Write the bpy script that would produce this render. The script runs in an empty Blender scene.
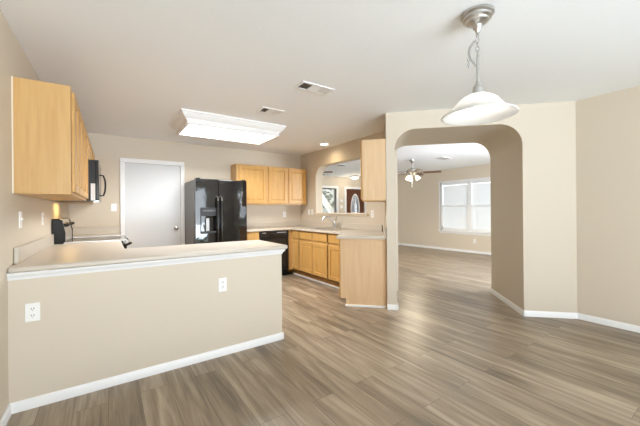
import bpy, bmesh, math, random
from mathutils import Vector, Matrix
random.seed(7)
S = bpy.context.scene
C = S.collection
PI = math.pi
R2 = math.sqrt(2.0)
H = 2.44                       # ceiling height
XL, XR, YB, XS = -0.505, 4.33, 5.80, 3.50      # left wall, right wall, kitchen back wall, sink wall
XF, YE, YR = 8.45, 8.90, -2.60                 # living-room window wall, entry wall, rear wall

# ------------------------------------------------------------------ camera
cam = bpy.data.cameras.new('camera'); camo = bpy.data.objects.new('camera', cam); C.objects.link(camo)
cam.sensor_width = 36.0; cam.lens = 36.0 * 308.0 / 640.0
cam.shift_y = -0.0044; cam.clip_start = 0.02
camo.matrix_world = (Matrix.Translation((0, 0, 1.24)) @ Matrix.Rotation(math.radians(-34.7), 4, 'Z')
                     @ Matrix.Rotation(math.radians(90), 4, 'X') @ Matrix.Rotation(-0.0088, 4, 'Z'))
S.camera = camo
S.view_settings.view_transform = 'Standard'; S.view_settings.look = 'None'
S.view_settings.gamma = 1.0; S.view_settings.use_curve_mapping = False
S.view_settings.exposure = 0.42
try:
    S.cycles.max_bounces = 12; S.cycles.diffuse_bounces = 8; S.cycles.transparent_max_bounces = 12
    S.cycles.caustics_reflective = False; S.cycles.caustics_refractive = False; S.cycles.sample_clamp_indirect = 10.0
except Exception:
    pass

# ------------------------------------------------------------------ world, daylight and added fill lamps
W = bpy.data.worlds.new('sky'); S.world = W; W.use_nodes = True
bg = W.node_tree.nodes['Background']; bg.inputs[0].default_value = (0.85, 0.93, 1.0, 1); bg.inputs[1].default_value = 4.5

def area(name, loc, rot, sx, sy, power, col=(1, 1, 1), spread=180):
    l = bpy.data.lights.new(name, 'AREA'); l.shape = 'RECTANGLE'; l.size = sx; l.size_y = sy
    l.energy = power; l.color = col; l.spread = math.radians(spread)
    o = bpy.data.objects.new(name, l); C.objects.link(o); o.location = loc; o.rotation_euler = rot
    return o
def point(name, loc, power, col=(1, 1, 1), r=0.05):
    l = bpy.data.lights.new(name, 'POINT'); l.energy = power; l.color = col; l.shadow_soft_size = r
    o = bpy.data.objects.new(name, l); C.objects.link(o); o.location = loc
    return o
DAY = (0.82, 0.91, 1.0)
area('daylight_patio_door', (1.4, YR - 0.30, 1.15), (math.radians(90), 0, 0), 3.7, 2.0, 62, DAY)
area('rear_ceiling_fill', (1.9, YR - 13.0, -0.10), (math.radians(180), 0, 0), 18.0, 19.0, 20000, (0.77, 0.885, 1.0))  # unseen upward lamp below ground level, added to brighten the ceiling
area('side_ceiling_fill', (7.6, -1.6, -0.10), (math.radians(180), 0, 0), 5.6, 5.2, 250, (0.80, 0.90, 1.0))  # added ground-level lamp, lifts the ceiling through the side windows
area('dining_window_fill', (XR + 0.35, -1.55, 1.35), (0, math.radians(90), 0), 1.6, .75, 60, DAY)  # fill lamp outside the window added in the right wall
area('daylight_living_window', (XF + 0.55, 4.78, 1.35), (0, math.radians(90), 0), 1.8, 2.2, 2, DAY)
area('living_side_fill', (5.6, 1.15, 1.35), (math.radians(90), 0, 0), 1.5, 1.5, 190, DAY)  # fill lamp behind the added, unseen living room window
area('daylight_entry_window', (6.45, YE + 0.9, 1.35), (math.radians(-90), 0, 0), 1.2, 1.7, 25, DAY)

# ------------------------------------------------------------------ materials
def _mat(name):
    m = bpy.data.materials.new(name); m.use_nodes = True
    nt = m.node_tree; b = nt.nodes['Principled BSDF']
    return m, nt, b
def _set(b, **k):
    for n, v in k.items():
        if n in b.inputs: b.inputs[n].default_value = v
def N(nt, t, **k):
    n = nt.nodes.new(t)
    for a, v in k.items(): setattr(n, a, v)
    return n
def plain(name, col, rough=0.5, metal=0.0, bump=0.0, scale=60.0, var=0.04, spec=0.5, trans=0.0):
    m, nt, b = _mat(name)
    _set(b, Roughness=rough, Metallic=metal); _set(b, **{'Specular IOR Level': spec})
    tc = N(nt, 'ShaderNodeTexCoord'); no = N(nt, 'ShaderNodeTexNoise'); no.inputs['Scale'].default_value = scale
    no.inputs['Detail'].default_value = 3
    nt.links.new(tc.outputs['Object'], no.inputs['Vector'])
    mx = N(nt, 'ShaderNodeMixRGB')
    mx.inputs[1].default_value = (*[c * (1 - var) for c in col], 1); mx.inputs[2].default_value = (*[min(1, c * (1 + var)) for c in col], 1)
    nt.links.new(no.outputs['Fac'], mx.inputs[0]); nt.links.new(mx.outputs[0], b.inputs['Base Color'])
    if bump:
        bp = N(nt, 'ShaderNodeBump'); bp.inputs['Strength'].default_value = bump; bp.inputs['Distance'].default_value = 0.004
        nt.links.new(no.outputs['Fac'], bp.inputs['Height']); nt.links.new(bp.outputs[0], b.inputs['Normal'])
    return m
def wood(name, c1, c2, rough=0.38, scale=1.0):
    m, nt, b = _mat(name); _set(b, Roughness=rough)
    tc = N(nt, 'ShaderNodeTexCoord'); mp = N(nt, 'ShaderNodeMapping'); mp.inputs['Scale'].default_value = (14 * scale, 14 * scale, 1.1 * scale)
    nt.links.new(tc.outputs['Object'], mp.inputs[0])
    no = N(nt, 'ShaderNodeTexNoise'); no.inputs['Scale'].default_value = 2.2; no.inputs['Detail'].default_value = 5; no.inputs['Distortion'].default_value = 0.5
    nt.links.new(mp.outputs[0], no.inputs['Vector'])
    rp = N(nt, 'ShaderNodeValToRGB'); rp.color_ramp.elements[0].position = 0.3; rp.color_ramp.elements[1].position = 0.75
    rp.color_ramp.elements[0].color = (*c1, 1); rp.color_ramp.elements[1].color = (*c2, 1)
    nt.links.new(no.outputs['Fac'], rp.inputs[0]); nt.links.new(rp.outputs[0], b.inputs['Base Color'])
    return m
def emit(name, col, strength):
    m, nt, b = _mat(name)
    _set(b, Roughness=0.4); b.inputs['Base Color'].default_value = (0.9, 0.9, 0.9, 1)
    b.inputs['Emission Color'].default_value = (*col, 1); b.inputs['Emission Strength'].default_value = strength
    return m
def glass(name, tint=(1, 1, 1), mixf=0.08):
    m, nt, b = _mat(name); nt.nodes.remove(b)
    tr = N(nt, 'ShaderNodeBsdfTransparent'); tr.inputs[0].default_value = (*tint, 1)
    gl = N(nt, 'ShaderNodeBsdfGlossy'); gl.inputs['Roughness'].default_value = 0.02
    mx = N(nt, 'ShaderNodeMixShader'); mx.inputs[0].default_value = mixf
    nt.links.new(tr.outputs[0], mx.inputs[1]); nt.links.new(gl.outputs[0], mx.inputs[2])
    nt.links.new(mx.outputs[0], nt.nodes['Material Output'].inputs[0])
    return m
def translucent(name, col, fac=0.5, emis=0.0, ecol=(1, 1, 1)):
    m, nt, b = _mat(name); _set(b, Roughness=0.35); b.inputs['Base Color'].default_value = (*col, 1)
    if emis:
        b.inputs['Emission Color'].default_value = (*ecol, 1); b.inputs['Emission Strength'].default_value = emis
    tr = N(nt, 'ShaderNodeBsdfTranslucent'); tr.inputs[0].default_value = (*col, 1)
    mx = N(nt, 'ShaderNodeMixShader'); mx.inputs[0].default_value = fac
    nt.links.new(b.outputs[0], mx.inputs[1]); nt.links.new(tr.outputs[0], mx.inputs[2])
    nt.links.new(mx.outputs[0], nt.nodes['Material Output'].inputs[0])
    return m
def floor_mat():
    m, nt, b = _mat('vinyl_plank'); L = nt.links.new
    tc = N(nt, 'ShaderNodeTexCoord')
    mp = N(nt, 'ShaderNodeMapping'); mp.inputs['Rotation'].default_value = (0, 0, PI / 2)
    L(tc.outputs['Object'], mp.inputs[0])
    br = N(nt, 'ShaderNodeTexBrick'); br.offset = 0.37; br.offset_frequency = 2
    br.inputs['Color1'].default_value = (0, 0, 0, 1); br.inputs['Color2'].default_value = (1, 1, 1, 1); br.inputs['Mortar'].default_value = (0.25, 0.25, 0.25, 1)
    br.inputs['Scale'].default_value = 1.0; br.inputs['Mortar Size'].default_value = 0.0016; br.inputs['Mortar Smooth'].default_value = 0.3
    br.inputs['Brick Width'].default_value = 1.22; br.inputs['Row Height'].default_value = 0.18
    L(mp.outputs[0], br.inputs['Vector'])
    # per-plank offset of the grain
    sep = N(nt, 'ShaderNodeSeparateColor'); L(br.outputs['Color'], sep.inputs[0])
    mul = N(nt, 'ShaderNodeMath', operation='MULTIPLY'); mul.inputs[1].default_value = 23.0; L(sep.outputs[0], mul.inputs[0])
    cmb = N(nt, 'ShaderNodeCombineXYZ'); L(mul.outputs[0], cmb.inputs[0]); L(mul.outputs[0], cmb.inputs[1])
    add = N(nt, 'ShaderNodeVectorMath', operation='ADD'); L(tc.outputs['Object'], add.inputs[0]); L(cmb.outputs[0], add.inputs[1])
    def grain(sx, sy, sc, det, dist):
        q = N(nt, 'ShaderNodeMapping'); q.inputs['Scale'].default_value = (sx, sy, 1); L(add.outputs[0], q.inputs[0])
        n = N(nt, 'ShaderNodeTexNoise'); n.inputs['Scale'].default_value = sc; n.inputs['Detail'].default_value = det; n.inputs['Distortion'].default_value = dist
        L(q.outputs[0], n.inputs['Vector']); return n
    g1 = grain(9, 0.8, 1.6, 4, 0.8); g2 = grain(60, 2.0, 1.5, 4, 0.3)
    rp = N(nt, 'ShaderNodeValToRGB'); e = rp.color_ramp.elements
    e[0].position = 0.30; e[0].color = (0.112, 0.083, 0.056, 1)
    e[1].position = 0.72; e[1].color = (0.47, 0.385, 0.285, 1)
    k = rp.color_ramp.elements.new(0.5); k.color = (0.265, 0.205, 0.143, 1)
    mm = N(nt, 'ShaderNodeMath', operation='MULTIPLY'); mm.inputs[1].default_value = 0.62; L(g1.outputs['Fac'], mm.inputs[0])
    m2 = N(nt, 'ShaderNodeMath', operation='MULTIPLY_ADD'); m2.inputs[1].default_value = 0.24; L(g2.outputs['Fac'], m2.inputs[0]); L(mm.outputs[0], m2.inputs[2])
    m3 = N(nt, 'ShaderNodeMath', operation='MULTIPLY_ADD'); m3.inputs[1].default_value = 0.12; L(sep.outputs[0], m3.inputs[0]); L(m2.outputs[0], m3.inputs[2])
    L(m3.outputs[0], rp.inputs[0])
    dk = N(nt, 'ShaderNodeMixRGB'); dk.inputs[2].default_value = (0.12, 0.09, 0.065, 1)
    L(br.outputs['Fac'], dk.inputs[0]); L(rp.outputs[0], dk.inputs[1]); L(dk.outputs[0], b.inputs['Base Color'])
    _set(b, Roughness=0.36)
    bp = N(nt, 'ShaderNodeBump'); bp.inputs['Strength'].default_value = 0.12; bp.inputs['Distance'].default_value = 0.002
    L(g2.outputs['Fac'], bp.inputs['Height']); L(bp.outputs[0], b.inputs['Normal'])
    return m

M = {}
M['wall'] = plain('beige_wall_paint', (0.63, 0.555, 0.45), 0.65, bump=0.05, scale=180, var=0.012)
M['ceiling'] = plain('white_ceiling_texture', (0.92, 0.945, 0.98), 0.8, bump=0.25, scale=55, var=0.015)
M['trim'] = plain('white_trim_paint', (0.82, 0.82, 0.82), 0.35, var=0.01)
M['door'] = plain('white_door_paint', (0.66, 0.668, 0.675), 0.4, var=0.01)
M['floor'] = floor_mat()
M['maple'] = wood('honey_maple', (0.54, 0.312, 0.110), (0.62, 0.385, 0.155))
M['maple_door'] = wood('honey_maple_door', (0.52, 0.285, 0.080), (0.62, 0.365, 0.122))
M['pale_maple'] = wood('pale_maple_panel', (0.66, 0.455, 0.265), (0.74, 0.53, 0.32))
M['dark_wood'] = wood('walnut_blade', (0.11, 0.055, 0.025), (0.20, 0.10, 0.05))
M['red_door'] = wood('mahogany_door', (0.085, 0.028, 0.014), (0.13, 0.045, 0.022))
M['counter'] = plain('cream_laminate', (0.57, 0.51, 0.43), 0.35, scale=260, var=0.05)
M['edge'] = M['counter']
M['black'] = plain('gloss_black_enamel', (0.012, 0.012, 0.013), 0.13, bump=0.02, scale=14, var=0.1)
M['satin_black'] = plain('satin_black', (0.05, 0.05, 0.05), 0.38, bump=0.05, scale=120)
M['black_plastic'] = plain('black_plastic', (0.012, 0.012, 0.012), 0.35, spec=0.3)
M['fridge_front'] = plain('black_refrigerator_enamel', (0.006, 0.006, 0.0065), 0.04, bump=0.55, scale=3.0, var=0.1, spec=0.7)
M['fridge_side'] = plain('black_side_sheen_grey', (0.17, 0.17, 0.167), 0.42, bump=0.08, scale=160)  # satin black side, with its light reflection put into the grey
M['grey'] = plain('grey_plastic', (0.33, 0.34, 0.35), 0.35)
M['steel'] = plain('brushed_steel', (0.62, 0.61, 0.59), 0.28, 1.0, scale=200)
M['chrome'] = plain('chrome', (0.75, 0.75, 0.76), 0.12, 1.0)
M['nickel'] = plain('brushed_nickel', (0.52, 0.51, 0.49), 0.30, 1.0)
M['plate'] = plain('white_plastic_plate', (0.86, 0.85, 0.83), 0.35, var=0.01)
M['slot'] = plain('dark_slot', (0.05, 0.045, 0.04), 0.6)
M['duct'] = plain('dark_duct', (0.10, 0.085, 0.07), 0.8)
M['label'] = plain('white_paper_label', (0.75, 0.76, 0.78), 0.5)
M['sill'] = plain('cream_sill_paint', (0.76, 0.67, 0.54), 0.4, var=0.01)
M['diffuser'] = emit('lit_acrylic_diffuser', (1.0, 0.97, 0.92), 4.0)
M['can'] = emit('lit_lamp_lens', (1.0, 0.93, 0.82), 6.0)
M['shade'] = translucent('lit_alabaster_glass', (0.90, 0.89, 0.87), 0.5, 0.0, (1.0, 0.97, 0.92))
M['fan_shade'] = emit('lit_frosted_fan_shade', (1.0, 0.80, 0.50), 2.2)
M['flush'] = emit('lit_frosted_bowl', (1.0, 0.90, 0.74), 1.6)
M['bulb'] = emit('lit_bulb', (1.0, 0.97, 0.93), 24.0)
M['glass'] = glass('window_glass')
M['blind'] = translucent('white_blind_slat', (0.72, 0.72, 0.73), 0.13)
M['frost'] = translucent('bevelled_door_glass', (0.72, 0.78, 0.86), 0.6)
M['foliage'] = plain('grey_green_foliage', (0.22, 0.22, 0.18), 0.8, scale=9, var=0.5)
M['stone'] = plain('grey_weathered_fence', (0.30, 0.29, 0.26), 0.9, scale=14, var=0.5)
M['concrete'] = plain('pale_concrete', (0.5, 0.49, 0.47), 0.8)
M['lawn'] = plain('lawn', (0.16, 0.2, 0.08), 0.9, scale=20, var=0.4)

# ------------------------------------------------------------------ mesh helpers
class MB:
    def __init__(s, m=None): s.b = bmesh.new(); s.m = m or Matrix.Identity(4)
    def v(s, p): return s.b.verts.new(s.m @ Vector(p))
    def poly(s, pts): return s.b.faces.new([s.v(p) for p in pts])
    def box(s, a, b):
        x0, x1 = sorted((a[0], b[0])); y0, y1 = sorted((a[1], b[1])); z0, z1 = sorted((a[2], b[2]))
        V = [s.v(p) for p in ((x0, y0, z0), (x1, y0, z0), (x1, y1, z0), (x0, y1, z0), (x0, y0, z1), (x1, y0, z1), (x1, y1, z1), (x0, y1, z1))]
        for f in ((3, 2, 1, 0), (4, 5, 6, 7), (0, 1, 5, 4), (1, 2, 6, 5), (2, 3, 7, 6), (3, 0, 4, 7)): s.b.faces.new([V[i] for i in f])
        return s
    def extrude(s, pts, d):
        """closed planar polygon (3d points) swept by vector d"""
        d = Vector(d); A = [s.v(p) for p in pts]; B = [s.v(Vector(p) + d) for p in pts]; n = len(pts)
        s.b.faces.new(A[::-1]); s.b.faces.new(B)
        for i in range(n): s.b.faces.new((A[i], A[(i + 1) % n], B[(i + 1) % n], B[i]))
        return s
    def prism(s, xy, z0, z1): return s.extrude([(x, y, z0) for x, y in xy], (0, 0, z1 - z0))
    def lathe(s, prof, c=(0, 0, 0), n=32, axis='Z', caps=True):
        def pt(r, h, a):
            p = Vector((r * math.cos(a), r * math.sin(a), h))
            if axis == 'X': p = Vector((p.z, p.x, p.y))
            if axis == 'Y': p = Vector((p.x, p.z, p.y))
            return p + Vector(c)
        rings = [[s.v(pt(max(r, 1e-4), h, 2 * PI * i / n)) for i in range(n)] for r, h in prof]
        for A, B in zip(rings, rings[1:]):
            for i in range(n): s.b.faces.new((A[i], A[(i + 1) % n], B[(i + 1) % n], B[i]))
        if caps: s.b.faces.new(rings[0][::-1]); s.b.faces.new(rings[-1])
        return s
    def tube(s, path, r, n=10):
        P = [Vector(p) for p in path]; rs = r if isinstance(r, (list, tuple)) else [r] * len(P); rings = []; up = None
        for i, p in enumerate(P):
            t = (P[min(i + 1, len(P) - 1)] - P[max(i - 1, 0)]).normalized()
            if up is None: up = Vector((0, 0, 1)) if abs(t.z) < 0.9 else Vector((1, 0, 0))
            a = t.cross(up).normalized(); b = a.cross(t).normalized(); up = b
            rings.append([s.v(p + rs[i] * (math.cos(2 * PI * k / n) * a + math.sin(2 * PI * k / n) * b)) for k in range(n)])
        for A, B in zip(rings, rings[1:]):
            for k in range(n): s.b.faces.new((A[k], A[(k + 1) % n], B[(k + 1) % n], B[k]))
        s.b.faces.new(rings[0][::-1]); s.b.faces.new(rings[-1])
        return s
    def torus(s, c, R, r, ax, n=14, m=6, sx=1.0):
        """ring round c lying in the plane of the two axes ax"""
        a, b = Vector(ax[0]), Vector(ax[1]); nn = a.cross(b); rings = []
        for i in range(n):
            t = 2 * PI * i / n; d = math.cos(t) * a + math.sin(t) * b; ce = Vector(c) + R * (math.cos(t) * a * sx + math.sin(t) * b)
            rings.append([s.v(ce + r * (math.cos(2 * PI * k / m) * d + math.sin(2 * PI * k / m) * nn)) for k in range(m)])
        for i in range(n):
            A, B = rings[i], rings[(i + 1) % n]
            for k in range(m): s.b.faces.new((A[k], A[(k + 1) % m], B[(k + 1) % m], B[k]))
        return s

ROOT = {}
def tag(o, label=None, cat=None, group=None, kind=None):
    for k, v in (('label', label), ('category', cat), ('group', group), ('kind', kind)):
        if v: o[k] = v
    return o
def build(name, mb, mat, parent=None, bevel=0.0, smooth=35, seg=2):
    b = mb.b
    if parent is not None:
        r = parent
        while r.parent: r = r.parent
        if r.name in ROOT: b.transform(ROOT[r.name].inverted())
    bmesh.ops.recalc_face_normals(b, faces=b.faces)
    me = bpy.data.meshes.new(name); b.to_mesh(me); b.free()
    me.materials.append(mat if not isinstance(mat, str) else M[mat])
    for p in me.polygons: p.use_smooth = True
    me.set_sharp_from_angle(angle=math.radians(smooth))
    o = bpy.data.objects.new(name, me); C.objects.link(o)
    if parent is not None: o.parent = parent
    if bevel:
        bv = o.modifiers.new('bevel', 'BEVEL'); bv.width = bevel; bv.segments = seg; bv.limit_method = 'ANGLE'; bv.angle_limit = math.radians(40)
        bv.harden_normals = False
    return o
def thing(name, label, cat, loc=(0, 0, 0), rotz=0.0, group=None):
    o = bpy.data.objects.new(name, None); C.objects.link(o); o.empty_display_size = 0.1
    o.location = loc; o.rotation_euler = (0, 0, rotz); tag(o, label, cat, group)
    ROOT[o.name] = Matrix.Translation(loc) @ Matrix.Rotation(rotz, 4, 'Z')
    return o
def copy_thing(src, loc, rotz, label, group=None):
    def rec(o, par):
        c = o.copy(); C.objects.link(c)
        if par: c.parent = par
        for ch in o.children: rec(ch, c)
        return c
    r = rec(src, None); r.location = loc; r.rotation_euler = (0, 0, rotz); r['label'] = label
    if group: r['group'] = group
    return r
def struct(name, mb, mat, label=None, cat=None, parent=None, bevel=0.0):
    o = build(name, mb, mat, parent, bevel)
    if parent is None: tag(o, label, cat, kind='structure')
    return o
LEAN = math.radians(-0.8); PV = Matrix.Translation((XL, 2.66, 0)) @ Matrix.Rotation(LEAN, 4, 'Z') @ Matrix.Translation((-XL, -2.66, 0))
def lean(o):
    """the left wall is not quite square to the back wall: turn what stands on it with it"""
    o.matrix_world = PV @ (Matrix.Translation(o.location) @ Matrix.Rotation(o.rotation_euler[2], 4, 'Z')); return o
def uv(u, v): return ((u + v) / R2, (v - u) / R2)      # the 45-degree wall: u along it to the right, v away from the camera
UV = Matrix.Rotation(-PI / 4, 4, 'Z')
def arc(cx, cz, r, a0, a1, n=14):
    return [(cx + r * math.cos(math.radians(a0 + (a1 - a0) * i / n)), cz + r * math.sin(math.radians(a0 + (a1 - a0) * i / n))) for i in range(n + 1)]

# ------------------------------------------------------------------ room shell
VF, VBK = 3.911, 4.93          # front and back planes of the thick arch wall
U0, U1, UE, UG = 0.129, 0.251, 1.668, 2.211
struct('floor', MB().box((-0.8, YR - 0.2, -0.12), (9.0, YE + 0.2, 0)), 'floor', 'grey brown wood plank floor running through all rooms', 'floor')
struct('ceiling', MB().box((-0.8, YR - 0.2, H), (9.0, YE + 0.2, H + 0.12)), 'ceiling', 'white textured ceiling over the kitchen and dining area', 'ceiling')
lean(struct('wall_left', MB().box((XL - 0.12, YR - 0.12, 0), (XL, YB + 0.12, H)), 'wall', 'beige wall behind the range and left cabinets', 'wall'))
b = MB(); b.box((XL, YB, 0), (0.235, YB + 0.12, H)); b.box((1.065, YB, 0), (XS, YB + 0.12, H)); b.box((0.235, YB, 2.035), (1.065, YB + 0.12, H))
struct('wall_back', b, 'wall', 'beige wall holding the white door behind the refrigerator', 'wall')
# sink wall with the arched pass-through
XS2 = XS + 0.165
PT0, PT1, PZ0, PZ1 = 3.72, 5.20, 1.16, 2.125
b = MB(); b.box((XS, 3.20, 0), (XS2, YE, PZ0))
prof = [(3.20, PZ0), (PT0, PZ0)] + arc(PT0 + .25, PZ1 - .25, .25, 180, 90) + arc(PT1 - .25, PZ1 - .25, .25, 90, 0) + [(PT1, PZ0), (YE, PZ0), (YE, H), (3.20, H)]
b.extrude([(XS, y, z) for y, z in prof], (XS2 - XS, 0, 0))
struct('wall_passthrough', b, 'wall', 'beige wall over the sink with rounded pass-through opening', 'wall')
# thick angled wall with the arch
prof = [(U0, 0), (U1, 0)] + arc(U1 + .23, 2.225 - .25, .25, 180, 90)[0:] + arc(UE - .25, 2.225 - .25, .25, 90, 0) + [(UE, 0), (UG, 0), (UG, H), (U0, H)]
prof = [(min(max(u, U0), UG), z) for u, z in prof]
b = MB(UV.copy()); b.extrude([(u, VF, z) for u, z in prof], (0, VBK - VF, 0))
struct('wall_arch', b, 'wall', 'beige angled wall with deep rounded arch to the living room', 'wall')
b = MB(); b.box((XR, -1.15, 0), (XR + 0.12, 1.25, H)); b.box((XR, YR, 0), (XR + 0.12, -1.95, H)); b.box((XR, -1.95, 0), (XR + 0.12, -1.15, 0.9)); b.box((XR, -1.95, 2.1), (XR + 0.12, -1.15, H))
struct('wall_right', b, 'wall', 'plain beige wall on the right of the dining area', 'wall')
PD0, PD1 = -0.42, 3.3
b = MB(); b.box((XL - .2, YR - 0.12, 0), (PD0, YR, H)); b.box((PD1, YR - 0.12, 0), (XR, YR, H)); b.box((PD0, YR - 0.12, 2.16), (PD1, YR, H))
struct('wall_rear', b, 'wall', 'beige wall with the patio door behind the dining area', 'wall')
W0, W1, WZ0, WZ1 = 3.85, 5.69, 0.60, 2.05
b = MB(); b.box((XF, 1.5, 0), (XF + 0.15, W0, H)); b.box((XF, W1, 0), (XF + 0.15, YE, H)); b.box((XF, W0, 0), (XF + 0.15, W1, WZ0)); b.box((XF, W0, WZ1), (XF + 0.15, W1, H))
struct('wall_living', b, 'wall', 'tan living room wall holding the double window', 'wall')
b = MB(); b.box((XR + .12, 1.38, 0), (4.8, 1.5, H)); b.box((6.4, 1.38, 0), (XF, 1.5, H)); b.box((4.8, 1.38, 0), (6.4, 1.5, 0.6)); b.box((4.8, 1.38, 2.1), (6.4, 1.5, H))
struct('wall_side', b, 'wall', 'living room side wall hidden beyond the arch', 'wall')
EX0, EX1, EZ0, EZ1 = 5.97, 6.90, 0.75, 2.03
DX0, DX1 = 7.36, 8.27
b = MB(); b.box((XS2, YE, 0), (EX0, YE + 0.13, H)); b.box((EX1, YE, 0), (DX0, YE + 0.13, H)); b.box((EX0, YE, 0), (EX1, YE + 0.13, EZ0)); b.box((EX0, YE, EZ1), (EX1, YE + 0.13, H))
b.box((DX0, YE, 2.04), (DX1, YE + 0.13, H)); b.box((DX1, YE, 0), (XF + .15, YE + 0.13, H))
struct('wall_entry', b, 'wall', 'tan wall around the front door seen through the pass-through', 'wall')
struct('wall_half', MB().box((XL, 2.66, 0), (1.385, 2.78, 0.868)), 'wall', 'beige half wall carrying the long peninsula counter', 'wall')

# baseboards
BH, BT = 0.064, 0.014
def bprof(off, face):  # cross-section (distance out, z)
    return [(0, 0), (BT, 0), (BT, BH * .7), (BT * .55, BH * .9), (BT * .4, BH), (0, BH)]
def base(name, p, q, nrm, label):
    """baseboard from p to q (floor points on the wall face), nrm = outward direction"""
    b = MB(); d = Vector((q[0] - p[0], q[1] - p[1], 0)); n = Vector((nrm[0], nrm[1], 0)).normalized()
    b.extrude([Vector((p[0], p[1], 0)) + n * o + Vector((0, 0, z)) for o, z in bprof(0, 0)], d)
    return struct(name, b, 'trim', label, 'baseboard')
base('baseboard_half_wall', (XL, 2.66), (1.385 + BT, 2.66), (0, -1), 'white baseboard along the half wall front')
base('baseboard_half_wall_end', (1.385, 2.66 - BT), (1.385, 2.78), (1, 0), 'white baseboard round the half wall end')
lean(base('baseboard_left', (XL, YR), (XL, 2.66), (1, 0), 'white baseboard of the left wall near the camera'))
dd = (-1, -1)
base('baseboard_pier', uv(U0 - .0, VF), uv(U1 + BT, VF), dd, 'white baseboard at the foot of narrow wall end by the cabinets')
base('baseboard_pier_inner', uv(U1, VF - BT), uv(U1, VBK), (1, -1), 'white baseboard on the left side inside the arch')
base('baseboard_arch_inner', uv(UE, VF - BT), uv(UE, VBK + BT), (-1, 1), 'white baseboard on the right side inside the arch')
base('baseboard_arch', uv(UE - BT, VF), uv(UG, VF), dd, 'white baseboard of angled wall right of the arch')
base('baseboard_right', (XR, YR), (XR, 1.205), (-1, 0), 'white baseboard of the right dining wall')
base('baseboard_living', (XF, 1.5), (XF, YE), (-1, 0), 'white baseboard under the living room window')
base('baseboard_entry', (XS2, YE), (DX0 - .09, YE), (0, -1), 'white baseboard of the entry wall')
base('baseboard_rear', (XL, YR), (-0.42, YR), (0, 1), 'white baseboard on the rear wall')
# moulding beneath the peninsula counter (front and end)
def moulding(path, name, label):
    b = MB(); prof = [(0, .822), (.006, .822), (.010, .838), (.020, .846), (.028, .862), (.028, .868), (0, .868)]
    P = [Vector((x, y, 0)) for x, y in path]; ns = [Vector((0, -1, 0)), Vector((1, 0, 0))]
    rings = []
    rings.append([P[0] + ns[0] * o + Vector((0, 0, z)) for o, z in prof])
    rings.append([P[1] + (ns[0] + ns[1]) * o + Vector((0, 0, z)) for o, z in prof])
    rings.append([P[2] + ns[1] * o + Vector((0, 0, z)) for o, z in prof])
    R = [[b.v(p) for p in r] for r in rings]; n = len(prof)
    for A, B in zip(R, R[1:]):
        for i in range(n): b.b.faces.new((A[i], A[(i + 1) % n], B[(i + 1) % n], B[i]))
    b.b.faces.new(R[0]); b.b.faces.new(R[-1])
    struct(name, b, 'trim', label, 'moulding')
moulding([(XL, 2.66), (1.385, 2.66), (1.385, 2.78)], 'trim_1', 'white moulding below the peninsula counter edge')

# kitchen door (closed, white)
b = MB(); 
for x0, x1 in ((0.175, 0.240), (1.060, 1.125)): b.box((x0, YB - .02, 0), (x1, YB, 2.03))
b.box((0.175, YB - .02, 2.03), (1.125, YB, 2.10))
struct('trim_2', b, 'trim', 'white casing round the closed kitchen door', 'door casing', bevel=.006)
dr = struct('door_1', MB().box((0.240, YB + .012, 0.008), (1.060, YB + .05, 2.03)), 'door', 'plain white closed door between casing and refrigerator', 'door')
k = MB(); k.lathe([(.032, 0), (.032, .006), (.012, .012), (.011, .03), (.024, .036), (.029, .05), (.026, .062), (.012, .07), (.001, .072)], (0, 0, 0), 20, 'Y')
k.b.transform(Matrix.Translation((0.985, YB + .012, 0.955)) @ Matrix.Scale(-1, 4, (0, 1, 0)))
build('door_knob', k, 'nickel', dr)

# living-room double window
fr = MB(); t = .045
fr.box((XF + .02, W0, WZ0), (XF + .10, W0 + t, WZ1)); fr.box((XF + .02, W1 - t, WZ0), (XF + .10, W1, WZ1))
fr.box((XF + .02, W0, WZ1 - t), (XF + .10, W1, WZ1)); fr.box((XF + .02, W0, WZ0), (XF + .10, W1, WZ0 + t))
WM = (W0 + W1) / 2
fr.box((XF + .005, WM - .045, WZ0), (XF + .10, WM + .045, WZ1))
w1 = struct('window_1', fr, 'trim', 'white double window with lowered blinds in the living room', 'window')
for i, (a, c) in enumerate(((W0 + t, WM - .045), (WM + .045, W1 - t))):
    f = MB(); zm = 1.33
    f.box((XF + .01, a, zm - .022), (XF + .05, c, zm + .022)); f.box((XF + .015, a, WZ0 + t), (XF + .05, a + .03, zm)); f.box((XF + .015, c - .03, WZ0 + t), (XF + .05, c, zm)); f.box((XF + .015, a, WZ0 + t), (XF + .05, c, WZ0 + t + .04))
    build('sash', f, 'trim', w1)
    build('pane', MB().box((XF + .108, a, WZ0 + t), (XF + .114, c, WZ1 - t)), 'glass', w1)
struct('trim_3', MB().box((XF - .05, W0 - .06, WZ0 - .03), (XF + .02, W1 + .06, WZ0)).box((XF - .012, W0 - .03, WZ0 - .09), (XF, W1 + .03, WZ0 - .03)), 'trim', 'white sill and apron under the living room window', 'window sill', bevel=.004)
b = MB(); b.box((XF - .012, W0 - .035, WZ0), (XF + .02, W0, WZ1 + .035)); b.box((XF - .012, W1, WZ0), (XF + .02, W1 + .035, WZ1 + .035)); b.box((XF - .012, W0, WZ1), (XF + .02, W1, WZ1 + .035))
struct('trim_4', b, 'trim', 'white casing round the living room window', 'window casing')
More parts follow.
